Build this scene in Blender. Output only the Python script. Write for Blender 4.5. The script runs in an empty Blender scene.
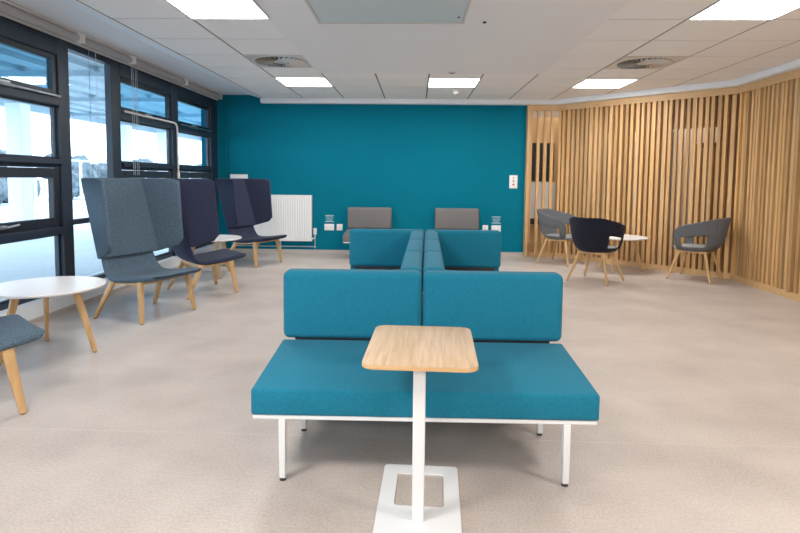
import bpy, bmesh, math, random
from mathutils import Vector, Matrix
random.seed(7)
PI=math.pi
sc=bpy.context.scene
C=sc.collection

# ------------------------------------------------------------------ materials
def mat(name,col,rough=.6,metal=0.,var=0.,scale=40.,bump=0.,bscale=200.,spec=.5,stretch=None,sheen=0.,coat=0.):
    m=bpy.data.materials.new(name); m.use_nodes=True; nt=m.node_tree; n=nt.nodes; l=nt.links
    b=n['Principled BSDF']; b.inputs['Base Color'].default_value=(*col,1)
    b.inputs['Roughness'].default_value=rough; b.inputs['Metallic'].default_value=metal
    b.inputs['Specular IOR Level'].default_value=spec
    if sheen: b.inputs['Sheen Weight'].default_value=sheen; b.inputs['Sheen Roughness'].default_value=.5
    if coat: b.inputs['Coat Weight'].default_value=coat; b.inputs['Coat Roughness'].default_value=.2
    tc=n.new('ShaderNodeTexCoord'); mp=n.new('ShaderNodeMapping'); l.new(tc.outputs['Object'],mp.inputs['Vector'])
    if stretch: mp.inputs['Scale'].default_value=stretch
    if True:
        ns=n.new('ShaderNodeTexNoise'); ns.inputs['Scale'].default_value=scale; ns.inputs['Detail'].default_value=4
        l.new(mp.outputs[0],ns.inputs['Vector'])
        mr=n.new('ShaderNodeMapRange'); mr.inputs[1].default_value=.25; mr.inputs[2].default_value=.75
        mr.inputs[3].default_value=1-var; mr.inputs[4].default_value=1+var
        l.new(ns.outputs[0],mr.inputs[0])
        mx=n.new('ShaderNodeVectorMath'); mx.operation='SCALE'; mx.inputs[0].default_value=col
        l.new(mr.outputs[0],mx.inputs['Scale']); l.new(mx.outputs[0],b.inputs['Base Color'])
    if bump:
        n2=n.new('ShaderNodeTexNoise'); n2.inputs['Scale'].default_value=bscale; l.new(mp.outputs[0],n2.inputs['Vector'])
        bp=n.new('ShaderNodeBump'); bp.inputs['Strength'].default_value=bump; bp.inputs['Distance'].default_value=.002
        l.new(n2.outputs[0],bp.inputs['Height']); l.new(bp.outputs[0],b.inputs['Normal'])
    return m
def fabric(name,col,var=.16,knit=900.):
    m=mat(name,col,.9,0,var*1.6,150.,.5,knit*.6,.25,sheen=.03); return m
def emis(name,col,s):
    m=bpy.data.materials.new(name); m.use_nodes=True; nt=m.node_tree
    b=nt.nodes['Principled BSDF']; b.inputs['Base Color'].default_value=(.8,.8,.8,1)
    b.inputs['Emission Color'].default_value=(*col,1); b.inputs['Emission Strength'].default_value=s
    return m
def wood(name,a,b_,scale=(1,1,1),rough=.5,attr=False,wscale=5.):
    m=bpy.data.materials.new(name); m.use_nodes=True; nt=m.node_tree; n=nt.nodes; l=nt.links
    b=n['Principled BSDF']; b.inputs['Roughness'].default_value=rough; b.inputs['Specular IOR Level'].default_value=.35
    tc=n.new('ShaderNodeTexCoord'); mp=n.new('ShaderNodeMapping'); mp.inputs['Scale'].default_value=scale
    l.new(tc.outputs['Object'],mp.inputs['Vector'])
    ns=n.new('ShaderNodeTexNoise'); ns.inputs['Scale'].default_value=wscale; ns.inputs['Detail'].default_value=6; ns.inputs['Distortion'].default_value=.6
    l.new(mp.outputs[0],ns.inputs['Vector'])
    cr=n.new('ShaderNodeValToRGB'); cr.color_ramp.elements[0].position=.32; cr.color_ramp.elements[1].position=.68
    cr.color_ramp.elements[0].color=(*a,1); cr.color_ramp.elements[1].color=(*b_,1)
    l.new(ns.outputs[0],cr.inputs[0])
    if attr:
        at=n.new('ShaderNodeAttribute'); at.attribute_name='tone'
        mx=n.new('ShaderNodeMix'); mx.data_type='RGBA'; mx.blend_type='MULTIPLY'; mx.inputs[0].default_value=1
        l.new(cr.outputs[0],mx.inputs[6]); l.new(at.outputs['Color'],mx.inputs[7]); l.new(mx.outputs[2],b.inputs['Base Color'])
    else: l.new(cr.outputs[0],b.inputs['Base Color'])
    return m
def glassmat(name,tint,refl=.05):
    m=bpy.data.materials.new(name); m.use_nodes=True; nt=m.node_tree; n=nt.nodes; l=nt.links
    n.remove(n['Principled BSDF']); o=n['Material Output']
    t=n.new('ShaderNodeBsdfTransparent'); t.inputs[0].default_value=(*tint,1)
    g=n.new('ShaderNodeBsdfGlossy'); g.inputs['Roughness'].default_value=.02; g.inputs[0].default_value=(.9,.95,1,1)
    x=n.new('ShaderNodeMixShader'); x.inputs[0].default_value=refl; l.new(t.outputs[0],x.inputs[1]); l.new(g.outputs[0],x.inputs[2]); l.new(x.outputs[0],o.inputs[0])
    return m

M={}
M['teal']=fabric('teal_fabric',(.002,.135,.225),.12,700)
M['greyseat']=mat('grey_vinyl',(.125,.118,.118),.6,var=.05)
M['greyblue']=fabric('greyblue_fabric',(.056,.092,.132),.45)
M['navy']=fabric('navy_fabric',(.016,.021,.050),.4)
M['tubgrey']=fabric('tub_grey_fabric',(.10,.105,.115),.22)
M['tubgreylight']=fabric('tub_pale_grey_fabric',(.27,.28,.30),.15)
M['tubnavy']=fabric('tub_navy_fabric',(.004,.006,.015),.2)
M['oak']=wood('oak_leg',(.46,.265,.105),(.60,.37,.165),(6,6,1),.45,wscale=4)
M['oaktop']=wood('oak_top',(.43,.285,.165),(.60,.425,.265),(26,1.6,10),.42,wscale=2.2)
M['oakedge']=wood('oak_edge',(.52,.30,.12),(.62,.39,.185),(3,3,20),.5)
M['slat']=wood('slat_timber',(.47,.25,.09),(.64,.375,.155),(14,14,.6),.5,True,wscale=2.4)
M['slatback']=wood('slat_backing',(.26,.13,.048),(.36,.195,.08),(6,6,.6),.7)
M['white']=mat('white_steel',(.74,.75,.76),.35,spec=.5)
M['plastic']=mat('white_plastic',(.82,.82,.82),.35)
M['tabletop']=mat('white_laminate',(.80,.80,.82),.3)
M['black']=mat('black_rubber',(.015,.015,.015),.6)
M['chrome']=mat('brushed_metal',(.62,.63,.64),.3,1.)
M['frame']=mat('anthracite_frame',(.007,.017,.036),.5,var=.05)
M['framein']=mat('anthracite_frame_dark',(.007,.011,.020),.45)
M['tealwall']=mat('teal_paint',(.0003,.128,.20),.85,var=.02,scale=3.,spec=.08)
M['wall']=mat('white_paint',(.68,.69,.70),.7,var=.01,scale=3.)
M['sill']=mat('grey_white_sill',(.74,.79,.84),.5)
M['board']=mat('plasterboard_ceiling',(.84,.845,.85),.8,var=.012,scale=60.)
M['tile']=mat('mineral_ceiling_tile',(.90,.89,.875),.9,var=.03,scale=150.,bump=.2,bscale=300.)
M['tbar']=mat('ceiling_grid_bar',(.16,.16,.155),.6)
M['fascia']=mat('white_fascia',(.80,.83,.86),.6)
M['hatch']=mat('access_panel_paint',(.58,.66,.68),.4)
M['vent']=mat('vent_metal',(.62,.60,.55),.4,.2)
M['ventdark']=mat('vent_dark',(.06,.06,.055),.6)
M['skirt']=mat('vinyl_skirting',(.42,.38,.345),.55)
M['blind']=mat('blind_tube',(.36,.36,.37),.5)
M['cord']=mat('cord_translucent',(.38,.44,.48),.4)
M['red']=mat('red_indicator',(.55,.05,.02),.4)
M['signtext']=mat('pale_vinyl_lettering',(.42,.66,.72),.6)
M['glass']=glassmat('tinted_glass',(.56,.79,.88))
M['lowglass']=glassmat('clear_glass',(.93,.98,1.0))
M['light']=emis('light_diffuser',(1,.965,.92),21)
M['paving']=mat('pale_paving',(.50,.56,.61),.7,var=.06,scale=1.5)
M['canopy']=mat('canopy_sheet',(.30,.42,.50),.6)
M['post']=mat('pale_steel_post',(.75,.82,.88),.5)
M['hedge']=mat('bare_hedge',(.10,.13,.155),.95,var=.6,scale=6.)
M['fencerail']=mat('fence_rail',(.62,.72,.78),.5)
M['gravel']=mat('gravel',(.25,.30,.34),.9,var=.6,scale=20.)
M['corr']=mat('corridor_paint',(.62,.55,.48),.7)
M['dark']=mat('dark_glass_panel',(.015,.02,.022),.15)
M['glassedge']=mat('door_glass_edge',(.20,.32,.33),.2)

# floor: fine speckled vinyl, faint welded joints
def floor_mat():
    m=bpy.data.materials.new('speckled_vinyl'); m.use_nodes=True; nt=m.node_tree; n=nt.nodes; l=nt.links
    b=n['Principled BSDF']; b.inputs['Roughness'].default_value=.42; b.inputs['Specular IOR Level'].default_value=.45
    tc=n.new('ShaderNodeTexCoord')
    a=n.new('ShaderNodeTexNoise'); a.inputs['Scale'].default_value=90; a.inputs['Detail'].default_value=3; l.new(tc.outputs['Object'],a.inputs[0])
    c=n.new('ShaderNodeTexNoise'); c.inputs['Scale'].default_value=2.2; c.inputs['Detail'].default_value=5; l.new(tc.outputs['Object'],c.inputs[0])
    mp=n.new('ShaderNodeMapping'); mp.inputs['Scale'].default_value=(8,90,1); l.new(tc.outputs['Object'],mp.inputs[0])
    d=n.new('ShaderNodeTexNoise'); d.inputs['Scale'].default_value=1.; d.inputs['Detail'].default_value=3; l.new(mp.outputs[0],d.inputs[0])
    ad=n.new('ShaderNodeMath'); ad.operation='ADD'; l.new(a.outputs[0],ad.inputs[0]); l.new(c.outputs[0],ad.inputs[1])
    ad2=n.new('ShaderNodeMath'); ad2.operation='MULTIPLY_ADD'; ad2.inputs[1].default_value=.22; l.new(d.outputs[0],ad2.inputs[0]); l.new(ad.outputs[0],ad2.inputs[2])
    mr=n.new('ShaderNodeMapRange'); mr.inputs[1].default_value=.80; mr.inputs[2].default_value=1.45; l.new(ad2.outputs[0],mr.inputs[0])
    cr=n.new('ShaderNodeValToRGB'); cr.color_ramp.elements[0].color=(.345,.29,.258,1); cr.color_ramp.elements[1].color=(.53,.462,.415,1)
    l.new(mr.outputs[0],cr.inputs[0])
    # joints running across the room every 2 m
    sp=n.new('ShaderNodeSeparateXYZ'); l.new(tc.outputs['Object'],sp.inputs[0])
    q=n.new('ShaderNodeMath'); q.operation='PINGPONG'; q.inputs[1].default_value=1.
    ofs=n.new('ShaderNodeMath'); ofs.operation='ADD'; ofs.inputs[1].default_value=-2.72; l.new(sp.outputs[1],ofs.inputs[0]); l.new(ofs.outputs[0],q.inputs[0])
    lt=n.new('ShaderNodeMath'); lt.operation='LESS_THAN'; lt.inputs[1].default_value=.0028; l.new(q.outputs[0],lt.inputs[0])
    mx=n.new('ShaderNodeMix'); mx.data_type='RGBA'; l.new(lt.outputs[0],mx.inputs[0]); l.new(cr.outputs[0],mx.inputs[6]); mx.inputs[7].default_value=(.50,.45,.41,1)
    l.new(mx.outputs[2],b.inputs['Base Color'])
    return m
M['floor']=floor_mat()

# ------------------------------------------------------------------ mesh helpers
def link(name,bm,m,parent=None,smooth=None,mods=None):
    me=bpy.data.meshes.new(name)
    bmesh.ops.recalc_face_normals(bm,faces=bm.faces)
    if smooth is not None:
        for f in bm.faces: f.smooth=True
        for e in bm.edges:
            if len(e.link_faces)==2 and e.calc_face_angle(0)>math.radians(smooth): e.smooth=False
    bm.to_mesh(me); bm.free()
    me.materials.append(m)
    o=bpy.data.objects.new(name,me); C.objects.link(o)
    if parent: o.parent=parent
    return o
def box(bm,x0,y0,z0,x1,y1,z1,bev=0,seg=2,mx=None):
    r=bmesh.ops.create_cube(bm,size=1); vs=r['verts']
    for v in vs: v.co=Vector(((x0+x1)/2+v.co.x*(x1-x0),(y0+y1)/2+v.co.y*(y1-y0),(z0+z1)/2+v.co.z*(z1-z0)))
    if bev:
        es=list({e for v in vs for e in v.link_edges}); rr=bmesh.ops.bevel(bm,geom=es,offset=bev,segments=seg,affect='EDGES',profile=.5)
        vs=[v for v in rr['verts']]
        vs=list({v for f in rr['faces'] for v in f.verts}|set(vs))
    if mx is not None:
        for v in vs: v.co=mx@v.co
    return vs
def bx(*a,**k):
    bm=bmesh.new(); box(bm,*a,**k); return bm
def tube(bm,pts,r,seg=10,r2=None,cap=True):
    pts=[Vector(p) for p in pts]; rings=[]
    n=len(pts)
    for i,p in enumerate(pts):
        d=(pts[min(i+1,n-1)]-pts[max(i-1,0)]).normalized()
        up=Vector((0,0,1)) if abs(d.z)<.95 else Vector((0,1,0))
        a=d.cross(up).normalized(); b=d.cross(a).normalized()
        rr=r if r2 is None else r+(r2-r)*i/(n-1)
        rings.append([bm.verts.new(p+a*rr*math.cos(2*PI*k/seg)+b*rr*math.sin(2*PI*k/seg)) for k in range(seg)])
    for A,B in zip(rings,rings[1:]):
        for k in range(seg): bm.faces.new((A[k],A[(k+1)%seg],B[(k+1)%seg],B[k]))
    if cap: bm.faces.new(rings[0]); bm.faces.new(rings[-1][::-1])
def tb(*a,**k):
    bm=bmesh.new(); tube(bm,*a,**k); return bm
def rleg(bm,p0,p1,w0,w1,d0=None,d1=None,rnd=.3,ang=0.):
    """tapered leg with a rounded-rectangle section from top p0 to foot p1"""
    d0=d0 or w0; d1=d1 or w1
    p0=Vector(p0); p1=Vector(p1); rings=[]
    ca,sa=math.cos(ang),math.sin(ang)
    for p,w,d in ((p0,w0,d0),(p1,w1,d1)):
        ring=[]
        for sx,sy in ((1,1),(-1,1),(-1,-1),(1,-1)):
            k=rnd
            c=((sx*w/2,sy*d/2*(1-k)),(sx*w/2*(1-k),sy*d/2)) if sx*sy>0 else ((sx*w/2*(1-k),sy*d/2),(sx*w/2,sy*d/2*(1-k)))
            for x,y in c: ring.append(bm.verts.new(p+Vector((x*ca-y*sa,x*sa+y*ca,0))))
        rings.append(ring)
    n=len(rings[0])
    for k in range(n): bm.faces.new((rings[0][k],rings[0][(k+1)%n],rings[1][(k+1)%n],rings[1][k]))
    bm.faces.new(rings[0]); bm.faces.new(rings[1][::-1])
def prism(bm,poly,z0,z1):
    a=[bm.verts.new((x,y,z0)) for x,y in poly]; b=[bm.verts.new((x,y,z1)) for x,y in poly]; n=len(poly)
    for k in range(n): bm.faces.new((a[k],a[(k+1)%n],b[(k+1)%n],b[k]))
    bm.faces.new(a[::-1]); bm.faces.new(b)
def rrect(w,d,r,seg=6,cx=0,cy=0):
    pts=[]
    for q,(sx,sy) in enumerate(((1,1),(-1,1),(-1,-1),(1,-1))):
        for k in range(seg+1):
            a=q*PI/2+k/seg*PI/2
            pts.append((cx+sx*(w/2-r)+r*math.cos(a),cy+sy*(d/2-r)+r*math.sin(a)))
    return pts
def lathe(bm,prof,seg=48):
    rings=[]
    for r,z in prof:
        rings.append([bm.verts.new((r*math.cos(2*PI*k/seg),r*math.sin(2*PI*k/seg),z)) for k in range(seg)] if r>1e-6 else [bm.verts.new((0,0,z))])
    for A,B in zip(rings,rings[1:]):
        for k in range(seg):
            a=[A[k%len(A)],A[(k+1)%len(A)],B[(k+1)%len(B)],B[k%len(B)]]
            u=[]
            for v in a:
                if v not in u: u.append(v)
            if len(u)>2: bm.faces.new(u)
def thing(name,label,cat,loc=(0,0,0),rz=0,group=None):
    o=bpy.data.objects.new(name,None); C.objects.link(o); o.empty_display_size=.1
    o.location=loc; o.rotation_euler=(0,0,rz); o['label']=label; o['category']=cat
    if group:o['group']=group
    return o
def tag(o,label,cat,group=None,kind=None):
    o['label']=label; o['category']=cat
    if group:o['group']=group
    if kind:o['kind']=kind
    return o
def struct(o,label=None,cat=None):
    o['kind']='structure'
    if label:o['label']=label
    if cat:o['category']=cat
    return o
def semp(name,label=None,cat=None):
    o=bpy.data.objects.new(name,None); C.objects.link(o); return struct(o,label,cat)
def dup(root,loc,rz,label):
    r=root.copy(); C.objects.link(r); r.location=loc; r.rotation_euler=(0,0,rz); r['label']=label
    for ch in list(root.children):
        c=ch.copy(); C.objects.link(c); c.parent=r
        for g in list(ch.children):
            d=g.copy(); C.objects.link(d); d.parent=c
    return r
def subsurf(o,l=2):
    m=o.modifiers.new('sub','SUBSURF'); m.levels=l; m.render_levels=l

# ------------------------------------------------------------------ room constants
XL=-3.42; YB=9.54; YF=-3.0; ZG=2.625
S0=(1.87,9.50); S1=(2.37,9.50); S2=(4.25,7.55); S3=(4.12,YF)

# floor
bm=bmesh.new(); prism(bm,[(-3.36,YF),(5.6,YF),(5.6,11.2),(1.8,11.2),(1.8,YB+.02),(-3.36,YB+.02)],-.06,0)
struct(link('floor',bm,M['floor']),'beige speckled vinyl floor of the waiting room','floor')

# back wall (teal)
bm=bx(-3.7,YB,0,1.86,YB+.12,2.9)
struct(link('wall_back',bm,M['tealwall']),'teal painted back wall behind the benches','wall')
bm=bmesh.new(); box(bm,-3.40,YB-.012,0,1.85,YB,.06)
struct(link('baseboard_back',bm,M['skirt']),'beige vinyl skirting along the teal back wall','baseboard')
bm=bx(-3.7,YF-.1,0,5.6,YF,2.9); struct(link('wall_front',bm,M['corr']),'white wall behind the camera','wall')

# left wall : low upstand + head above the glazing
wl=semp('wall_left','window wall on the left with low white upstand and white head','wall')
link('upstand',bx(-3.75,YF,-.05,-3.36,YB,.165),M['sill'],wl)
link('head',bx(-3.75,YF,2.60,XL+.02,YB,2.80),M['wall'],wl)
bm=bx(-3.365,YF,0,-3.345,YB,.035); struct(link('baseboard_left',bm,M['skirt']),'grey vinyl skirting under the windows','baseboard')

# ------------------------------------------------------------------ windows
GX=-3.475
def window(n,y0,y1,kind,label):
    w=semp('window_%d'%n,label,'window')
    f=bmesh.new(); z0,z1=.165,2.615
    def rail(a,b,xf=XL,yy0=y0,yy1=y1): box(f,-3.51,yy0,a,xf,yy1,b,.006,1)
    rail(z0,.215,XL-.03); rail(2.44 if kind!='tall' else 2.535,z1)
    if kind=='tall':
        rail(.80,.855,XL-.03)
        link('frame',f,M['frame'],w,30)
        g=bmesh.new(); box(g,GX-.005,y0,.855,GX,y1,2.54); link('glass',g,M['lowglass'],w)
        g=bmesh.new(); box(g,GX-.005,y0,.215,GX,y1,.80); link('glass',g,M['lowglass'],w)
    else:
        rail(.735,.80,XL+.015); rail(1.37,1.415,XL-.02); box(f,-3.6,y0,1.405,XL+.035,y1,1.455,.004,1); rail(1.96,2.05)
        link('frame',f,M['frame'],w,30)
        def sash(a,b,nm,t=.06,xf=-3.440):
            s=bmesh.new(); e=.004
            box(s,-3.50,y0+e,a,xf,y0+t,b,.006,1); box(s,-3.50,y1-t,a,xf,y1-e,b,.006,1)
            box(s,-3.50,y0+t,a,xf,y1-t,a+t*.9,.006,1); box(s,-3.50,y0+t,b-t*.9,xf,y1-t,b,.006,1)
            so=link(nm,s,M['framein'],w,30)
            g=bmesh.new(); box(g,GX-.005,y0+t,a+t*.9,GX,y1-t,b-t*.9); link('glass',g,M['glass'] if a>1.5 else M['lowglass'],so)
            return so
        sash(2.05,2.44,'upper_sash'); so=sash(.805,1.365,'lower_sash',.10)
        if n>0:
            h=bmesh.new(); ym=(y0+y1)/2-.12
            box(h,-3.435,ym-.05,.845,-3.415,ym+.05,.875,.005); tube(h,[(-3.41,ym,.86),(-3.385,ym,.86),(-3.38,ym+.14,.875)],.009,8)
            link('handle',h,M['chrome'],so,40)
        # fixed lights have a slim inner bead
        b=bmesh.new()
        for a,c in ((1.455,1.96),(.215,.735)):
            box(b,-3.50,y0,a,-3.46,y0+.02,c); box(b,-3.50,y1-.03,a,-3.46,y1,c); box(b,-3.50,y0,a,-3.47,y1,a+.02); box(b,-3.50,y0,c-.02,-3.47,y1,c)
        link('bead',b,M['frame'],w)
        for a,c,mm in ((1.46,1.96,'lowglass'),(.215,.735,'lowglass')):
            g=bmesh.new(); box(g,GX-.005,y0+.03,a,GX,y1-.04,c); link('glass',g,M[mm],w)
    return w
mulls=[(5.30,5.46),(6.22,6.40),(7.78,7.96),(9.24,9.54),(3.76,3.94),(2.2,2.38),(1.26,1.44),(-.3,-.12),(-1.9,-1.72),(-3.0,-2.9)]
for i,(a,b) in enumerate(sorted(mulls,key=lambda t:-t[0])):
    if b<2: continue
    struct(link('trim_%d'%(i+1),bx(-3.50,a,.165,XL,b,2.615,bev=.006,seg=1),M['frame']),'dark anthracite mullion number %d from the teal wall'%(i+1),'mullion')
bm=bmesh.new()
for a,b in mulls:
    if b<2: box(bm,-3.62,a,.165,XL,b,2.615)
struct(link('trim_20',bm,M['frame']),'dark mullions beside the camera','mullion')
window(1,7.96,9.24,'case','dark framed window nearest the teal wall')
window(2,6.40,7.78,'case','dark framed window behind the navy high-back chairs')
window(3,5.46,6.22,'tall','narrow full-height window pane behind the grey-blue high-back chair')
window(4,3.94,5.30,'case','dark framed window nearest the camera behind the white round table')
window(5,2.38,3.76,'case','window just outside the frame on the left')
bm=bmesh.new(); g=bx(GX-.005,YF,.165,GX,2.2,2.615); struct(link('window_6',g,M['lowglass']),'glazing beside the camera','window')

# window opener gear
def opener(name,y0,y1,label,crank=False):
    t=thing(name,label,'window opener',(0,0,0))
    z=2.045
    b=bmesh.new(); ym=y0+(y1-y0)*.42
    box(b,XL,ym-.14,z-.014,XL+.035,ym+.14,z+.014,.006); box(b,XL,ym-.05,z+.012,XL+.03,ym+.09,z+.035,.005)
    link('actuator',b,M['chrome'],t,40)
    if crank:
        pts=[(XL+.03,y0,z),(XL+.03,y1-.08,z)]
        for k in range(1,7):
            a=k/6*PI/2; pts.append((XL+.03,y1-.08+.1*math.sin(a),z-.1+.1*math.cos(a)))
        pts.append((XL+.035,y1+.02,1.30))
        link('rod',tb(pts,.0125,10),M['white'],t,60)
        link('collar',tb([(XL+.035,y1+.02,1.36),(XL+.035,y1+.02,1.27)],.02,12),M['plastic'],t,60)
    else:
        link('rod',tb([(XL+.03,y0,z),(XL+.03,y1,z)],.010,10),M['chrome'],t,60)
    return t
opener('window_opener',4.0,5.26,'chrome opener rod on the window behind the near white table')
opener('window_opener',6.45,7.84,'white opener rod bending down into a crank pole behind the middle chair',True)
opener('window_opener',8.0,9.17,'chrome opener rod on the window nearest the teal wall')

# roller blinds rolled up
bl=[(3.95,5.42,'rolled grey blind over the window nearest the camera'),(5.50,6.42,'rolled grey blind over the narrow tall pane'),(6.50,7.90,'rolled grey blind over the window behind the middle chair'),(7.98,9.36,'rolled grey blind ending at the teal wall')]
for y0,y1,lb in bl:
    t=thing('roller_blind',lb,'blind',(-3.31,0,2.63),0,'rolled roller blinds along the window head')
    link('tube',tb([(0,y0,-.0),(0,y1,-.0)],.036,20),M['blind'],t,60)
    b=bmesh.new(); box(b,-.04,y0,.042,.02,y1,.056,.004); link('head_rail',b,M['white'],t,40)
    b=bmesh.new(); box(b,-.014,y0+.01,-.048,.0,y1-.01,-.034,.004); link('bottom_bar',b,M['blind'],t,40)
    for yy in (y0-.012,y1): link('bracket',bx(-.05,yy,-.035,.04,yy+.012,.058,bev=.004),M['plastic'],t,40)
for k,(yy,zb,lb) in enumerate(((6.44,1.31,'looped blind cord hanging left of the crank pole'),(5.60,.86,'looped blind cord with a grey weight in the narrow pane'))):
    t=thing('blind_cord',lb,'blind cord',(-3.30,yy,2.56),0)
    b=bmesh.new()
    for dy in (0,.035,.09,.125) if k==0 else (0,.0,.12): tube(b,[(0,dy,0),(0,dy,zb-2.56)],.0028,6)
    link('cord',b,M['cord'],t)
    if k: link('weight',bx(-.012,-.03,zb-2.56-.01,.012,.045,zb-2.56+.12,bev=.006),M['cord'],t,40)

# ------------------------------------------------------------------ ceiling
def clip(poly,conv):
    out=poly
    for i in range(len(conv)):
        a=Vector(conv[i]); b=Vector(conv[(i+1)%len(conv)]); n=Vector((-(b-a).y,(b-a).x)); inp=out; out=[]
        for j in range(len(inp)):
            p=Vector(inp[j]); q=Vector(inp[(j+1)%len(inp)]); dp=(p-a).dot(n); dq=(q-a).dot(n)
            if dp>=0: out.append(tuple(p))
            if dp*dq<0: out.append(tuple(p+(q-p)*dp/(dp-dq)))
        if not out: return []
    return out
T=.685; XN=.146
room=[(-2.62,YF),(4.02,YF),(4.11,7.48),(2.30,9.40),(-2.62,9.40)]   # counter-clockwise
lights=[(-3,5),(-3,0)]
def cell(i,k): return (XN+T*i,YB-T*(k+1),XN+T*(i+1),YB-T*k)
lightcells={(-3,2):'bright square ceiling light above the left high-back chairs near the teal wall',(0,2):'bright square ceiling light in the middle before the teal wall',(3,2):'bright square ceiling light in front of the timber slats',(-3,7):'large bright square ceiling light at the upper left',(3,7):'large bright square ceiling light at the upper right'}
ventcells={(-3,4):'square ceiling vent with round swirl grille on the left',(3,4):'square ceiling vent with round swirl grille on the right'}
bm=bmesh.new()
bxmin,bxmax,bymax=XN-2*T-.03,XN+2*T+.04,7.14
for i in range(-5,6):
    for k in range(0,19):
        x0,y0,x1,y1=cell(i,k)
        if (i,k) in lightcells or (i,k) in ventcells: continue
        if -2<=i<2 and k>=4: continue
        gx,gy=.0115,.0095
        poly=[(x0+gx,y0+gy),(x1-gx,y0+gy),(x1-gx,y1-gy),(x0+gx,y1-gy)]
        if -2<=i<2 and k==3: poly=[(x0+gx,bymax),(x1-gx,bymax),(x1-gx,y1-gy),(x0+gx,y1-gy)]
        poly=clip(poly,room)
        if len(poly)>2: prism(bm,poly,ZG,ZG+.012)
ceil=semp('ceiling','suspended white tile ceiling with plasterboard centre','ceiling')
link('tiles',bm,M['tile'],ceil)
bm=bmesh.new(); 
r2=[(-2.62,YF),(4.02,YF),(4.11,7.48),(2.30,9.40),(-2.62,9.40)]; 
# grid bars just above tile face, with openings left by the lights and vents simply covered from below
prism(bm,r2,ZG+.004,ZG+.008)
link('grid_bars',bm,M['tbar'],ceil)
bm=bx(bxmin,YF,ZG-.004,bxmax,bymax,ZG+.01); link('plasterboard_panel',bm,M['board'],ceil)
bm=bmesh.new(); prism(bm,[(-3.8,YF-.1),(5.7,YF-.1),(5.7,11.3),(-3.8,11.3)],2.80,2.9); link('slab',bm,M['board'],ceil)
# raised border strip by the windows
bm=bmesh.new()
v=[bm.verts.new(p) for p in ((-2.62,YF,ZG),(-2.62,YB,ZG),(-2.86,YB,2.695),(-2.86,YF,2.695),(XL,YF,2.695),(XL,YB,2.695))]
bm.faces.new((v[0],v[1],v[2],v[3])); bm.faces.new((v[3],v[2],v[5],v[4]))
link('window_border',bm,M['fascia'],ceil)
# white fascia over back wall and over the slats
bm=bmesh.new()
prism(bm,[(-2.64,9.40),(2.30,9.40),(4.11,7.48),(4.02,YF),(4.40,YF),(4.40,7.7),(2.45,9.8),(1.86,9.8),(1.86,YB),(-2.66,YB)],2.547,2.72)
o=link('fascia',bm,M['fascia'],ceil)
bv=o.modifiers.new('b','BEVEL'); bv.width=.02; bv.segments=3; bv.limit_method='ANGLE'

def ceiling_light(c,label):
    x0,y0,x1,y1=cell(*c); cx,cy=(x0+x1)/2,(y0+y1)/2; h=T/2-.004
    t=thing('ceiling_light',label,'ceiling light',(cx,cy,ZG),0,'square ceiling light panels')
    b=bmesh.new(); w=.012
    box(b,-h,-h,-.004,h,-h+w,.012); box(b,-h,h-w,-.004,h,h,.012); box(b,-h,-h+w,-.004,-h+w,h-w,.012); box(b,h-w,-h+w,-.004,h,h-w,.012)
    link('frame',b,M['plastic'],t); link('diffuser',bx(-h+w,-h+w,-.001,h-w,h-w,.003),M['light'],t)
for c,lb in lightcells.items(): ceiling_light(c,lb)
def ceiling_vent(c,label):
    x0,y0,x1,y1=cell(*c); cx,cy=(x0+x1)/2,(y0+y1)/2; h=T/2-.004
    t=thing('ceiling_vent',label,'ceiling vent',(cx,cy,ZG),0,'square ceiling vents with swirl grilles')
    link('plate',bx(-h,-h,-.003,h,h,.003),M['vent'],t)
    b=bmesh.new(); lathe(b,[(0,-.0035),(.29,-.0035),(.29,-.005),(0,-.005)]); link('dark_recess',b,M['ventdark'],t)
    b=bmesh.new(); lathe(b,[(.285,-.004),(.30,-.008),(.31,-.003),(.285,-.003)])
    lathe(b,[(0,-.009),(.085,-.009),(.10,-.004),(0,-.004)])
    for k in range(30):
        a=2*PI*k/30; mx=Matrix.Rotation(a,4,'Z')@Matrix.Translation((.19,0,-.012))@Matrix.Rotation(.2,4,'Z')@Matrix.Rotation(-.8,4,'X')
        box(b,-.095,-.012,-.001,.095,.012,.001,mx=mx)
    link('swirl_vanes',b,M['vent'],t,30)
for c,lb in ventcells.items(): ceiling_vent(c,lb)
# smoke detector and small sensors
t=thing('smoke_detector','small round white smoke detector on a tile before the teal wall','smoke detector',(.575,8.46,ZG))
b=bmesh.new(); lathe(b,[(0,0),(.075,0),(.075,-.012),(.06,-.02),(0,-.02)],24); link('base',b,M['plastic'],t,40)
b=bmesh.new(); lathe(b,[(0,-.02),(.042,-.02),(.045,-.035),(.03,-.055),(0,-.058)],24); link('head',b,M['plastic'],t,40)
t=thing('ceiling_sensor','small dark oval sensor on the plasterboard edge beside the middle light','sensor',(.425,7.05,ZG-.004))
b=bmesh.new(); lathe(b,[(0,0),(.05,0),(.045,-.01),(0,-.012)],24); link('rim',b,M['vent'],t,40)
b=bmesh.new(); lathe(b,[(0,-.012),(.03,-.0125),(0,-.02)],16); link('lens',b,M['ventdark'],t,40)
t=thing('ceiling_sensor','small black square sensor right of the ceiling access panel','sensor',(.555,4.80,ZG-.004))
link('plate',bx(-.035,-.035,-.004,.035,.035,0,bev=.002),M['board'],t); link('lens',bx(-.014,-.018,-.012,.014,.018,-.004),M['black'],t)
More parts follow.
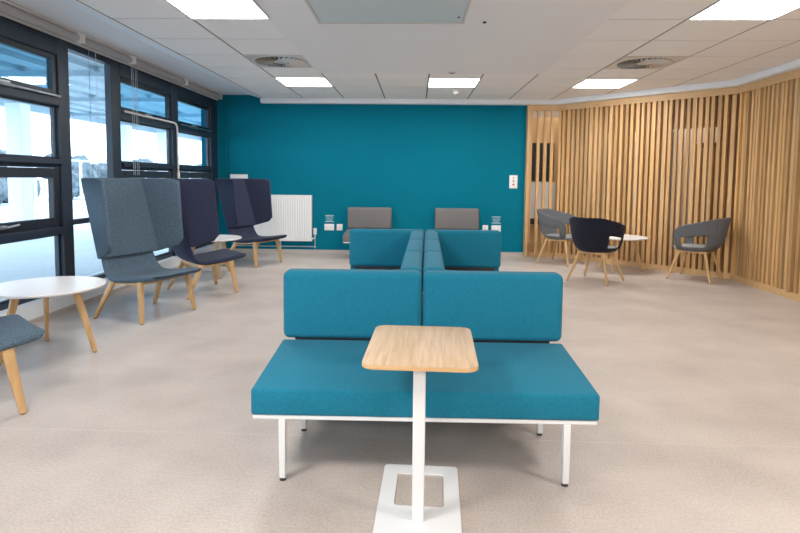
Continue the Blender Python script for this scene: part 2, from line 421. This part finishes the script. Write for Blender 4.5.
# access panel
t=thing('access_panel','pale blue-grey square access panel in the plasterboard ceiling','access panel',(-.232,4.23,ZG-.004))
b=bmesh.new(); h=.62
box(b,-h,-h,-.008,h,-h+.02,0); box(b,-h,h-.02,-.008,h,h,0); box(b,-h,-h+.02,-.008,-h+.02,h-.02,0); box(b,h-.02,-h+.02,-.008,h,h-.02,0)
link('frame',b,M['vent'],t); link('door_panel',bx(-h+.026,-h+.026,-.005,h-.026,h-.026,0),M['hatch'],t)
link('lock',tb([(.56,.42,-.005),(.56,.42,-.012)],.01,12),M['black'],t)

# ------------------------------------------------------------------ slatted timber wall
def seg_frame(a,b):
    a=Vector(a);b=Vector(b);d=(b-a);L=d.length;d/=L; n=Vector((-d.y,d.x))
    if n.dot(Vector((0,5))-a)<0: n=-n      # n points into the room
    return a,d,n,L
def obox(bm,a,d,n,s0,s1,n0,n1,z0,z1):
    vs=[]
    for z in (z0,z1):
        for s,q in ((s0,n0),(s1,n0),(s1,n1),(s0,n1)):
            p=a+d*s+n*q; vs.append(bm.verts.new((p.x,p.y,z)))
    F=[(0,1,2,3),(4,5,6,7),(0,1,5,4),(1,2,6,5),(2,3,7,6),(3,0,4,7)]
    return [bm.faces.new([vs[i] for i in f]) for f in F]
ws=semp('wall_right','timber slatted wall folding round the right side of the room','wall')
for si,(A,B) in enumerate(((S0,S1),(S1,S2),(S2,S3))):
    a,d,n,L=seg_frame(A,B)
    bm=bmesh.new(); cl=bm.loops.layers.float_color.new('tone')
    pitch=(.118,.082,.084)[si]; s=.02
    if si==2: s=.03
    rr=random.Random(si+3)
    while s<L-.03:
        w=.0455+rr.uniform(-.006,.006); dep=rr.choice((.04,.05,.05,.058,.066)) if si else .05
        tone=rr.choice((.72,.84,.95,1,1.06,1.14)); warm=rr.uniform(-.05,.05)
        fs=obox(bm,a,d,n,s,s+w,-.02,dep-.02,.07,2.47)
        for f in fs:
            for lp in f.loops: lp[cl]=(tone*(1+warm*.4),tone,tone*(1-warm*1.6),1)
        s+=pitch+rr.uniform(-.006,.006)
    link('slats',bm,M['slat'],ws)
    bm=bmesh.new(); obox(bm,a,d,n,-.0,L,-.03,.05,2.455,2.547); link('top_rail',bm,M['oakedge'],ws)
    bm=bmesh.new(); obox(bm,a,d,n,-.0,L,-.03,.035,0,.075); link('bottom_rail',bm,M['oakedge'],ws)
bm=bx(1.84,9.42,0,1.885,9.56,2.547); link('end_post',bm,M['oakedge'],ws)
# corridor wall behind the slats
cw=semp('wall_corridor','brown backing and corridor wall seen between the timber slats','wall')
a,d,n,L=seg_frame(S1,S2)
bm=bmesh.new()
# openings (s0,s1) where the corridor shows
op=[(.76,.88),(1.22,1.34),(1.80,2.42)]
ss=0.
for o0,o1 in op: obox(bm,a,d,n,ss,o0,-.13,-.10,0,2.547); ss=o1
obox(bm,a,d,n,ss,L+.15,-.13,-.10,0,2.547)
for o0,o1 in op: obox(bm,a,d,n,o0,o1,-.13,-.10,0,.35); obox(bm,a,d,n,o0,o1,-.13,-.10,2.05,2.547)
a3,d3,n3,L3=seg_frame(S2,S3); obox(bm,a3,d3,n3,-.1,L3,-.13,-.10,0,2.547)
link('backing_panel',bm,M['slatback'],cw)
bm=bmesh.new(); obox(bm,a,d,n,-1.2,L+.6,-1.0,-.95,0,2.8); box(bm,1.80,10.6,0,2.9,10.66,2.8); box(bm,1.80,9.66,0,1.84,10.6,2.8)
link('corridor_panel',bm,M['corr'],cw)
bm=bmesh.new(); obox(bm,a,d,n,.76,.88,-.15,-.135,.35,1.85); obox(bm,a,d,n,1.22,1.34,-.15,-.135,.35,1.9); obox(bm,a,d,n,2.26,2.36,-.15,-.13,.2,2.0); obox(bm,a,d,n,1.80,1.86,-.15,-.13,.3,2.02)
link('door_glass_edge',bm,M['glassedge'],cw)
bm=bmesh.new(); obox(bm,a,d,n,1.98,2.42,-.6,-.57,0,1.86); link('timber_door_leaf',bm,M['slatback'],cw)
bm=bmesh.new(); obox(bm,a,d,n,2.0,2.3,-.57,-.55,1.80,1.87); link('door_closer',bm,M['black'],cw)
bm=bmesh.new(); box(bm,1.9,9.95,1.28,2.42,9.98,1.95); link('dark_window',bm,M['dark'],cw)
bm=bmesh.new(); box(bm,1.9,9.95,.62,2.46,9.98,1.26); link('pale_panel',bm,M['wall'],cw)
bm=bmesh.new(); box(bm,1.86,9.90,.52,2.36,9.93,.62); link('rail',bm,M['black'],cw)
bm=bmesh.new(); box(bm,1.86,9.99,0,2.6,10.02,2.4); link('timber_panel',bm,M['oakedge'],cw)
struct(link('wall_outer',bx(5.5,YF,0,5.6,11.2,2.9),M['wall']))
struct(link('wall_far',bx(1.7,11.1,0,5.6,11.2,2.9),M['wall']))
lt=bpy.data.lights.new('corridor_lamp','AREA'); lt.shape='RECTANGLE'; lt.size=2; lt.size_y=.3; lt.energy=14; lt.color=(1,.9,.78)
lo=bpy.data.objects.new('corridor_lamp',lt); C.objects.link(lo); lo.location=(3.6,9.0,2.75); lo.rotation_euler=(0,0,-PI/4)
lt=bpy.data.lights.new('corridor_lamp','AREA'); lt.size=.4; lt.energy=5; lt.color=(1,.92,.82)
lo=bpy.data.objects.new('corridor_lamp',lt); C.objects.link(lo); lo.location=(2.3,9.78,2.7)

# ------------------------------------------------------------------ modular bench
def cushion(bm,x0,y0,z0,x1,y1,z1,r=.025,seg=4): box(bm,x0,y0,z0,x1,y1,z1,r,seg)
def bench(name,label,n,fab,loc,rz,group=None,W=.735,sf=-.291):
    t=thing(name,label,'bench',loc,rz,group)
    TW=n*W
    for k in range(n):
        x0=-TW/2+k*W+.003; x1=x0+W-.006
        bs=bmesh.new(); box(bs,x0,sf,.288,x1,.315,.402,.012,3)
        for v in bs.verts:
            if v.co.z>.37: v.co.z+=.042*(v.co.y-sf)/(.30-sf)
        o=link('seat',bs,fab,t,40)
        o=link('backrest',bx(x0,.302,.447,x1,.428,.809,bev=.034,seg=6),fab,t,40)
        b=bmesh.new(); box(b,x0+.06,.34,.32,x1-.06,.40,.47); link('backrest_bracket',b,M['black'],o)
    b=bmesh.new()
    box(b,-TW/2+.01,sf+.006,.270,TW/2-.01,sf+.036,.288,.003,1); box(b,-TW/2+.01,.25,.270,TW/2-.01,.28,.288,.003,1)
    box(b,-TW/2+.01,sf+.036,.270,-TW/2+.04,.25,.288,.003,1); box(b,TW/2-.04,sf+.036,.270,TW/2-.01,.25,.288,.003,1)
    link('frame',b,M['white'],t,40)
    for sx in (-1,1):
        for y in (sf+.014,.195):
            x=sx*(TW/2-.137)
            l_=link('leg',bx(x-.0145,y-.0145,.012,x+.0145,y+.0145,.271,bev=.003,seg=1),M['white'],t,40)
            link('foot_pad',tb([(x,y,0),(x,y,.013)],.014,12),M['black'],l_)
    return t
bench('modular_bench','teal two-seat bench facing the camera behind the wood-topped side table',2,M['teal'],(.042,2.585,0),math.radians(.5),W=.742)
bench('modular_bench','teal three-seat bench facing the windows behind the front bench',3,M['teal'],(-.370,4.175,0),math.radians(-91.1),W=.75,sf=-.25)
bench('modular_bench','teal three-seat bench facing the timber slats behind the front bench',3,M['teal'],(.492,4.175,0),math.radians(88.9),W=.75,sf=-.25)
bench('modular_bench','teal two-seat bench turned away toward the teal wall',2,M['teal'],(.085,5.755,0),math.radians(181),W=.735)
bench('wall_bench','grey one-seat bench on the teal wall, left of the pair',1,M['greyseat'],(-.785,9.06,0),0,'grey seats against the teal wall',W=.75)
bench('wall_bench','grey one-seat bench on the teal wall, right of the pair',1,M['greyseat'],(.69,9.06,0),0,'grey seats against the teal wall',W=.75)

# ------------------------------------------------------------------ side table
t=thing('side_table','small white C-shaped side table with oak rectangular top over the front bench','side table',(.022,2.04,0),math.radians(-2.1))
def slab(poly,z0,z1,bev):
    b=bmesh.new(); prism(b,poly,z0,z1)
    es=[e for e in b.edges if abs(e.verts[0].co.z-e.verts[1].co.z)<1e-6]
    if bev: bmesh.ops.bevel(b,geom=es,offset=bev,segments=2,affect='EDGES',profile=.5)
    return b
top=link('table_top',slab(rrect(.425,.55,.045,8,0,.19),.6145,.630,.0015),M['oaktop'],t,40)
link('edge_band',slab(rrect(.427,.552,.046,8,0,.19),.6125,.6265,.002),M['oakedge'],top,40)
link('post',bx(-.024,-.02,.008,.022,.02,.6125,bev=.003,seg=1),M['white'],t,40)
b=bmesh.new(); box(b,-.06,-.015,.598,.06,.36,.6123,.002,1); link('top_bracket',b,M['white'],t)
# base plate with rectangular cut-out
b=bmesh.new()
out=rrect(.326,.52,.02,6,-.0,.135); inn=rrect(.20,.25,.018,6,.0,.205)
rings=[]
for z in (0,.008):
    rings.append(([b.verts.new((x,y,z)) for x,y in out],[b.verts.new((x,y,z)) for x,y in inn]))
n=len(out)
for k in range(n):
    k2=(k+1)%n
    b.faces.new((rings[0][0][k],rings[0][0][k2],rings[1][0][k2],rings[1][0][k]))
    b.faces.new((rings[0][1][k],rings[0][1][k2],rings[1][1][k2],rings[1][1][k]))
    for q in (0,1): b.faces.new((rings[q][0][k],rings[q][0][k2],rings[q][1][k2],rings[q][1][k]))
link('base_plate',b,M['white'],t)

# ------------------------------------------------------------------ high-back lounge chair (local +x = forward)
def lerp(a,b,t): return a+(b-a)*t
def high_chair(name,label,fab,loc,rz,group):
    t=thing(name,label,'lounge chair',loc,rz,group)
    # seat shell : profile (u,z,halfwidth)
    prof=[(.402,.405,.262),(.410,.425,.285),(.37,.430,.302),(.25,.412,.312),(.10,.392,.315),(-.04,.382,.312),(-.13,.388,.310),(-.185,.42,.302),(-.22,.48,.290),(-.25,.56,.28),(-.285,.66,.27),(-.33,.80,.26)]
    b=bmesh.new(); rows=[]
    for u,z,h in prof:
        row=[]
        for k in range(9):
            s=-1+k/4; edge=abs(s)**4
            back=min(1,max(0,(-u-.05)/.15))
            row.append(b.verts.new((u+back*edge*.035,s*h,z+(1-back)*edge*.010)))
        rows.append(row)
    for A,B in zip(rows,rows[1:]):
        for k in range(8): b.faces.new((A[k],A[k+1],B[k+1],B[k]))
    o=link('seat_shell',b,fab,t); 
    for p in o.data.polygons:p.use_smooth=True
    # thickness downwards
    nrm=sum((p.normal for p in o.data.polygons if abs(p.normal.z)>.8),Vector()); 
    sd=o.modifiers.new('s','SOLIDIFY'); sd.thickness=.054; sd.offset=-1 if nrm.z>0 else 1; subsurf(o,2)
    # upper wrap panel
    b=bmesh.new(); NS=16; NT=10; rows=[]
    for j in range(NT+1):
        tt=j/NT; row=[]
        for i in range(NS+1):
            s=-1+2*i/NS; a=abs(s); sg=1 if s>=0 else -1
            ub=lerp(-.215,-.43,tt); vb=lerp(.33,.315,tt); ut=lerp(.035,-.015,tt); vt=lerp(.415,.428,tt)
            c=.375
            if a<c: u=ub-.012*(1-(a/c)**2); v=vb*a/c
            else:
                q=(a-c)/(1-c); u=lerp(ub,ut,q); v=lerp(vb,vt,q)
            zb=lerp(.548,.628,max(0,(a-.35)/.65)); zt=1.277
            # rounded outer corners
            if a>.93:
                q=(a-.93)/.07; zb+=.05*q*q; zt-=.022*q*q
            row.append(b.verts.new((u,v*sg,lerp(zb,zt,tt))))
        rows.append(row)
    for A,B in zip(rows,rows[1:]):
        for k in range(NS): b.faces.new((A[k],A[k+1],B[k+1],B[k]))
    ed=[(rows[j][i],rows[j+1][i]) for j in range(NT) for i in (5,11)]
    for p_,q_ in ed: b.edges.get((p_,q_)).smooth=False
    o=link('wing_panel',b,fab,t)
    for p in o.data.polygons:p.use_smooth=True
    sd=o.modifiers.new('s','SOLIDIFY'); sd.thickness=.038; sd.offset=0
    bv=o.modifiers.new('b','BEVEL'); bv.width=.012; bv.segments=3; bv.limit_method='ANGLE'; bv.angle_limit=math.radians(50)
    # wooden under-frame
    b=bmesh.new()
    def bar(p,q,h=.04,w=.026):
        p=Vector(p);q=Vector(q);d=(q-p).normalized();n=d.cross(Vector((0,0,1))).normalized()*w/2
        vs=[]
        for c_ in (p,q):
            for sn,sz in ((1,0),(1,1),(-1,1),(-1,0)): vs.append(b.verts.new(c_+n*sn-Vector((0,0,h*sz))))
        for f in ((0,1,2,3),(4,5,6,7),(0,1,5,4),(1,2,6,5),(2,3,7,6),(3,0,4,7)): b.faces.new([vs[i] for i in f])
    zf,zr=.378,.350
    for s in (-1,1): bar((.215,s*.262,zf),(-.14,s*.262,zr))
    bar((.215,-.262,zf),(.215,.262,zf)); bar((-.13,-.262,zr),(-.13,.262,zr))
    link('under_frame',b,M['oak'],t)
    for s in (-1,1):
        for (a0,a1) in (((.215,s*.272,.372),(.268,s*.312,.008)),((-.115,s*.275,.345),(-.284,s*.340,.008))):
            b=bmesh.new(); rleg(b,a0,a1,.058,.036,.042,.032,.3)
            l_=link('leg',b,M['oak'],t,50)
            link('foot_pad',tb([(a1[0],a1[1],0),(a1[0],a1[1],.01)],.011,10),M['black'],l_)
    return t
G4='high-back wing lounge chairs along the windows'
c1=high_chair('high_back_chair','grey-blue high-back wing chair shown whole beside the near white table',M['greyblue'],(-2.523,5.129,0),-.384,G4)
dup(c1,(-2.54,2.89,0),.87,'grey-blue lounge chair cut off by the left edge, only seat corner and leg showing')
c2=high_chair('high_back_chair','navy high-back wing chair turned away, partly behind the grey-blue one',M['navy'],(-2.414,6.212,0),.709,G4)
dup(c2,(-2.427,8.267,0),-.359,'navy high-back wing chair in front of the white radiator')

# ------------------------------------------------------------------ round coffee tables
def round_table(label,loc,ang0,r=.39):
    t=thing('coffee_table',label,'table',loc,ang0,'white round coffee tables')
    b=bmesh.new(); lathe(b,[(0,.478),(r-.02,.478),(r-.004,.484),(r,.493),(r-.003,.499),(0,.500)],72)
    link('table_top',b,M['tabletop'],t,40)
    b=bmesh.new()
    for k in range(3):
        a=k*2*PI/3; mx=Matrix.Rotation(a,4,'Z'); box(b,0,-.018,.455,.20,.018,.478,mx=mx)
    link('under_frame',b,M['oak'],t)
    for k in range(3):
        a=k*2*PI/3
        b=bmesh.new(); rleg(b,(.205*math.cos(a),.205*math.sin(a),.477),(.335*math.cos(a),.335*math.sin(a),.006),.054,.034,.040,.028,.45,a)
        l_=link('leg',b,M['oak'],t,50)
        link('foot_pad',tb([(.335*math.cos(a),.335*math.sin(a),0),(.335*math.cos(a),.335*math.sin(a),.008)],.012,10),M['black'],l_)
    return t
rt=round_table('white round table with oak legs nearest the camera at the left edge',(-2.69,3.94,0),math.radians(5))
dup(rt,(-2.70,7.25,0),math.radians(307),'white round table between the two navy high-back chairs')
dup(rt,(2.94,8.11,0),math.radians(357),'white round table among the three tub chairs by the timber slats')

# ------------------------------------------------------------------ tub chairs
def tub_chair(name,label,fab,seatfab,loc,rz):
    t=thing(name,label,'tub chair',loc,rz,'tub chairs round the right-hand table')
    b=bmesh.new(); NP=40; NT=14; rows=[]; pmax=math.radians(128)
    def shape(phi,tt):
        # phi 0 = back, +-pmax = front arm ends ; tt 0 bottom .. 1 top rim
        a=abs(phi)/pmax
        R=.305+.012*math.cos(phi)
        ztop=.842-.155*max(0,(a-.25)/.75)**1.1-(.09*max(0,(a-.86)/.14)**2)
        zlow=.392
        r_prof=[(0,.40),(.12,.72),(.25,.89),(.45,.97),(.7,1.0),(1,1.06)]
        for (t0,r0),(t1,r1) in zip(r_prof,r_prof[1:]):
            if t0<=tt<=t1: rr=r0+(r1-r0)*(tt-t0)/(t1-t0); break
        z=zlow+(ztop-zlow)*(max(0,tt-.06)/.94)**1.05
        # lean back at the back of the top
        x=-math.cos(phi)*R*rr*1.0; y=math.sin(phi)*R*rr*1.02
        x-=.05*tt*(math.cos(phi)>0)*math.cos(phi)
        x+=.02*a
        return (x,y,z)
    for j in range(NT+1):
        rows.append([b.verts.new(shape(-pmax+2*pmax*i/NP,j/NT)) for i in range(NP+1)])
    for j in range(NT):
        for i in range(NP):
            ph=abs(-1+2*(i+.5)/NP); tt=(j+.5)/NT
            if .42<ph<.85 and .24<tt<.56: continue
            b.faces.new((rows[j][i],rows[j][i+1],rows[j+1][i+1],rows[j+1][i]))
    for v in [v for v in b.verts if not v.link_faces]: b.verts.remove(v)
    o=link('shell',b,fab,t)
    for p in o.data.polygons:p.use_smooth=True
    sd=o.modifiers.new('s','SOLIDIFY'); sd.thickness=.026; sd.offset=0; subsurf(o,1)
    # seat cushion
    b=bmesh.new(); prism(b,[(x,y) for x,y in rrect(.46,.44,.17,7,.03,0)],.400,.448)
    es=[e for e in b.edges if abs(e.verts[0].co.z-e.verts[1].co.z)<1e-6]; bmesh.ops.bevel(b,geom=es,offset=.02,segments=3,affect='EDGES',profile=.5)
    link('seat',b,seatfab,t,50)
    # seam on the back of the shell
    b=bmesh.new(); pts=[]
    for i in range(NP+1):
        ph=-pmax*.42+2*pmax*.42*i/NP; x,y,z=shape(ph,.5); s=1.045; pts.append((x*s,y*s,z))
    tube(b,pts,.003,6); link('seam',b,fab,o)
    b=bmesh.new(); prism(b,rrect(.36,.36,.05,4),.366,.392); link('under_frame',b,M['oak'],t)
    for sx in (-1,1):
        for sy in (-1,1):
            p0=(sx*.155,sy*.155,.385); p1=(sx*.262,sy*.262,.006)
            b=bmesh.new(); pts=[Vector(p0).lerp(Vector(p1),k/4) for k in range(5)]; tube(b,pts,.0225,12,.0135)
            l_=link('leg',b,M['oak'],t,60); link('foot_pad',tb([(p1[0],p1[1],0),(p1[0],p1[1],.008)],.010,10),M['black'],l_)
    return t
tub_chair('tub_chair','navy tub armchair with its back to the camera',M['tubnavy'],M['tubgreylight'],(2.345,7.255,0),math.radians(49))
g=tub_chair('tub_chair','grey tub armchair behind the navy one, nearest the teal wall',M['tubgrey'],M['tubgreylight'],(2.27,8.75,0),math.radians(-41))
dup(g,(3.735,7.495,0),math.radians(137),'grey tub armchair on the right, facing left with its side to the slats')

# ------------------------------------------------------------------ radiator and wall fittings
t=thing('radiator','white panel radiator on the teal wall behind the navy chair','radiator',(-2.27,9.46,0))
b=bmesh.new(); X0,X1=-.50,.485
box(b,X0,-.03,.215,X1,-.012,.995,.004,1); box(b,X0,.03,.215,X1,.045,.995)
x=X0+.03
while x<X1-.03: box(b,x,-.046,.25,x+.020,-.028,.965,.003,1); x+=.040
link('panel',b,M['plastic'],t,40)
b=bmesh.new(); box(b,X0-.002,-.036,.985,X1+.002,.048,1.003,.003,1); box(b,X1-.004,-.03,.215,X1+.004,.045,.995); box(b,X0-.004,-.03,.215,X0+.004,.045,.995); link('casing',b,M['plastic'],t,40)
b=bmesh.new(); tube(b,[(X1+.06,.0,.44),(X1+.06,0,.33)],.028,14); tube(b,[(X1+.06,0,.335),(X1+.06,0,.27),(X1,0,.255)],.012,8); link('valve',b,M['plastic'],t,40)
b=bmesh.new(); tube(b,[(X1+.06,0,.30),(X1+.06,.0,.10)],.008,8); tube(b,[(-.9,.05,.115),(X1+.06,.05,.115)],.008,8); tube(b,[(-.05,0,.215),(-.05,.02,.0)],.008,8); tube(b,[(X1+.06,.0,.105),(X1+.06,.05,.115)],.008,8); link('pipe',b,M['chrome'],t,60)
def plate(nm,cat,x0,z0,x1,z1,label,holes):
    t=thing(nm,label,cat,((x0+x1)/2,YB,(z0+z1)/2)); w,h=(x1-x0)/2,(z1-z0)/2
    link('face_plate',bx(-w,-.012,-h,w,0,h,bev=.004,seg=2),M['plastic'],t,40)
    b=bmesh.new(); 
    for (hx,hz,s) in holes:
        b=bmesh.new(); tube(b,[(hx,-.009,hz),(hx,-.0145,hz)],s*.8,12)
        link('button' if nm=='call_switch' else 'pin_hole',b,M['red'] if nm=='call_switch' else M['ventdark'],t)
    if nm!='call_switch':
        for k in range(len(holes)//3):
            sx=(-.5 if k==0 else .5)*w if len(holes)>3 else 0; link('rocker_switch',bx(sx-.012,-.016,h*.45,sx+.012,-.011,h*.75,bev=.001,seg=1),M['plastic'],t)
def hl(cx): return [(cx,.012,.006),(cx-.014,-.018,.006),(cx+.014,-.018,.006)]
plate('double_socket','socket',-1.575,.400,-1.410,.508,'white double socket on the teal wall beside the radiator',hl(-.045)+hl(.045))
plate('single_socket','socket',-1.362,.400,-1.262,.508,'white single socket left of the left grey bench',hl(0))
plate('double_socket','socket',1.290,.415,1.450,.520,'white double socket on the teal wall right of the benches',hl(-.045)+hl(.045))
plate('single_socket','socket',1.140,.415,1.235,.520,'white single socket right of the right grey bench',hl(0))
plate('call_switch','switch',1.578,1.155,1.712,1.375,'white wall plate with red buttons near the timber slats',[(0,.065,.016),(0,.015,.02),(0,-.045,.022)])
for cx,cz,lb in ((-1.49,.60,'pale lettering notice above the left double socket'),(1.37,.61,'pale lettering notice above the right double socket')):
    b=bmesh.new(); rr=random.Random(3)
    for k,(w,h) in enumerate(((.075,.010),(.062,.007),(.068,.007),(.060,.007),(.045,.007),(.075,.010))):
        z=cz+.055-k*.021; x=-w
        while x<w:
            l_=min(rr.uniform(.012,.03),w-x) if 0<k<5 else 2*w; box(b,cx+x,YB-.002,z-h/2,cx+x+l_,YB-.0004,z+h/2); x+=l_+.006
    tag(link('wall_notice',b,M['signtext']),lb,'notice','pale lettering notices above the sockets')
t=thing('wall_box','small white box on the teal wall behind the far navy chair top','wall box',(-3.03,9.54,1.30))
link('casing',bx(-.16,-.06,-.05,.13,0,.045,bev=.006),M['plastic'],t,40)
b=bmesh.new(); tube(b,[(-3.28,9.528,.1),(-3.28,9.528,2.69)],.010,8); tube(b,[(-3.22,9.528,.1),(-3.22,9.528,2.69)],.010,8)
tag(link('wall_conduit',b,M['tealwall']),'pair of thin teal painted conduits in the corner beside the last window','conduit')

# ------------------------------------------------------------------ outside
b=bmesh.new(); prism(b,[(-60,-20),(-3.76,-20),(-3.76,70),(-60,70)],-.30,-.12)
og=struct(link('ground_outside',b,M['paving']),'pale paving outside the windows','paving')
b=bmesh.new()
for k in range(-6,40): box(b,-11,k*.9,-.121,-3.8,k*.9+.012,-.1175)
for k in range(9): box(b,-3.9-k*.9-.012,-6,-.121,-3.9-k*.9,36,-.1175)
j=link('paving_joints',b,M['hatch'],og)
cn=thing('canopy','pale blue ribbed canopy roof outside the windows','canopy',(0,0,0)); cn['kind']='structure'
b=bmesh.new(); box(b,-9.4,-6,3.05,-3.76,34,3.12)
k=0; x=-9.2
while x<-3.9: box(b,x,-6,2.98,x+.30,34,3.05); x+=.62
link('soffit',b,M['canopy'],cn)
b=bmesh.new(); box(b,-9.6,-6,2.86,-9.38,34,3.25); link('fascia',b,M['canopy'],cn)
b=bmesh.new()
for y in range(3,32,3): box(b,-9.3,y,2.9,-3.8,y+.14,2.98)
link('beam',b,M['canopy'],cn)
pl=['pale steel canopy post seen through the window nearest the camera','pale steel canopy post seen at the left of the second wide window','pale steel canopy post seen through the window nearest the teal wall','pale canopy post farthest along outside']
for i,(x,y) in enumerate(((-8.75,12.1),(-9.0,17.0),(-9.0,19.7),(-9.0,24.5))):
    t=thing('canopy_post',pl[i],'post',(x,y,-.12),0,'pale steel canopy posts outside')
    link('shaft',bx(-.17,-.17,0,.17,.17,2.97,bev=.01,seg=1),M['post'],t)
    link('shoe',bx(-.23,-.23,0,.23,.23,.22),M['canopy'],t)
t=thing('boundary_fence','pale metal fence with thin posts in front of the bare hedge','fence',(-11.5,0,-.12))
b=bmesh.new(); box(b,-.02,4,1.88,.03,42,1.95); box(b,-.015,4,.25,.015,42,.29); link('rail',b,M['fencerail'],t)
for k in range(16): link('fence_post',bx(-.03,5+k*2.3,0,.03,5.07+k*2.3,1.9),M['fencerail'],t)
b=bmesh.new()
for i in range(220):
    y=random.uniform(6,30); x=-9.9+random.uniform(-.5,.5); s=random.uniform(.04,.12)
    bmesh.ops.create_icosphere(b,subdivisions=1,radius=s,matrix=Matrix.Translation((x,y,-.1)))
tag(link('gravel_strip',b,M['gravel']),'dark loose pebbles along the edge of the paving','gravel',kind='stuff')
sides=['first','second','third','fourth','fifth','sixth','seventh','eighth','ninth','tenth','eleventh','twelfth']
for i in range(12):
    y=8+i*4.1; x=-19.5-random.uniform(0,2)
    b=bmesh.new(); rr=random.Random(i)
    for q in range(26):
        s=rr.uniform(.5,.8); bmesh.ops.create_icosphere(b,subdivisions=2,radius=s,matrix=Matrix.Translation((rr.uniform(-.8,.8),rr.uniform(-1.2,1.2),rr.uniform(.5,2.0))))
    for v in b.verts: v.co+=Vector((rr.uniform(-.12,.12),rr.uniform(-.12,.12),rr.uniform(-.12,.12)))
    for q in range(60):
        px_,py_=rr.uniform(-.8,.8),rr.uniform(-1.5,1.5); h=rr.uniform(2.4,4.0)
        tube(b,[(px_,py_,1.0),(px_+rr.uniform(-.3,.3),py_+rr.uniform(-.3,.3),h)],.02,4,.004)
    o=tag(link('hedge_shrub',b,M['hedge']),'dark bare shrub beyond the fence, one of a long hedge seen through the windows','shrub','bare shrubs of the hedge outside')
    o.location=(x,y,-.12)

# ------------------------------------------------------------------ light
w=bpy.data.worlds.new('World'); sc.world=w; w.use_nodes=True; bg=w.node_tree.nodes['Background']
bg.inputs[0].default_value=(.74,.87,1,1); bg.inputs[1].default_value=4.2
for i,(x,y) in enumerate(((-1.57,1.0),(2.54,1.0),(-1.57,-1.9),(2.54,-1.9))):
    lt=bpy.data.lights.new('room_panel_lamp','AREA'); lt.size=.62; lt.energy=48; lt.color=(1,.96,.91)
    lo=bpy.data.objects.new('room_panel_lamp',lt); C.objects.link(lo); lo.location=(x,y,2.60)

for (x,y,e) in ((.3,-1.2,30),):  # unseen fill light added behind the camera to brighten the ceiling
    lt=bpy.data.lights.new('added_ceiling_fill','AREA'); lt.size=1.2; lt.energy=e; lt.color=(1,.97,.93)
    lo=bpy.data.objects.new('added_ceiling_fill',lt); C.objects.link(lo); lo.location=(x,y,1.7); lo.rotation_euler=(math.radians(180-22),0,0)
# ------------------------------------------------------------------ camera
cam=bpy.data.cameras.new('Camera'); co=bpy.data.objects.new('Camera',cam); C.objects.link(co); sc.camera=co
R_=Vector((0.99951629,0.02942287,0.01007352)); D_=Vector((0.01216562,-0.07181408,-0.99734384)); F_=Vector((-0.0286213,0.99698397,-0.07213729))
mw=Matrix.Identity(4)
for r in range(3): mw[r][0]=R_[r]; mw[r][1]=-D_[r]; mw[r][2]=-F_[r]
mw[2][3]=1.3; co.matrix_world=mw
cam.sensor_width=36; cam.sensor_fit='HORIZONTAL'; cam.lens=557.4/800*36; cam.shift_y=-(266.5-218.94)/800; cam.clip_start=.02; cam.clip_end=300
sc.view_settings.view_transform='Standard'; sc.view_settings.look='None'; sc.view_settings.exposure=.50; sc.view_settings.gamma=1.14
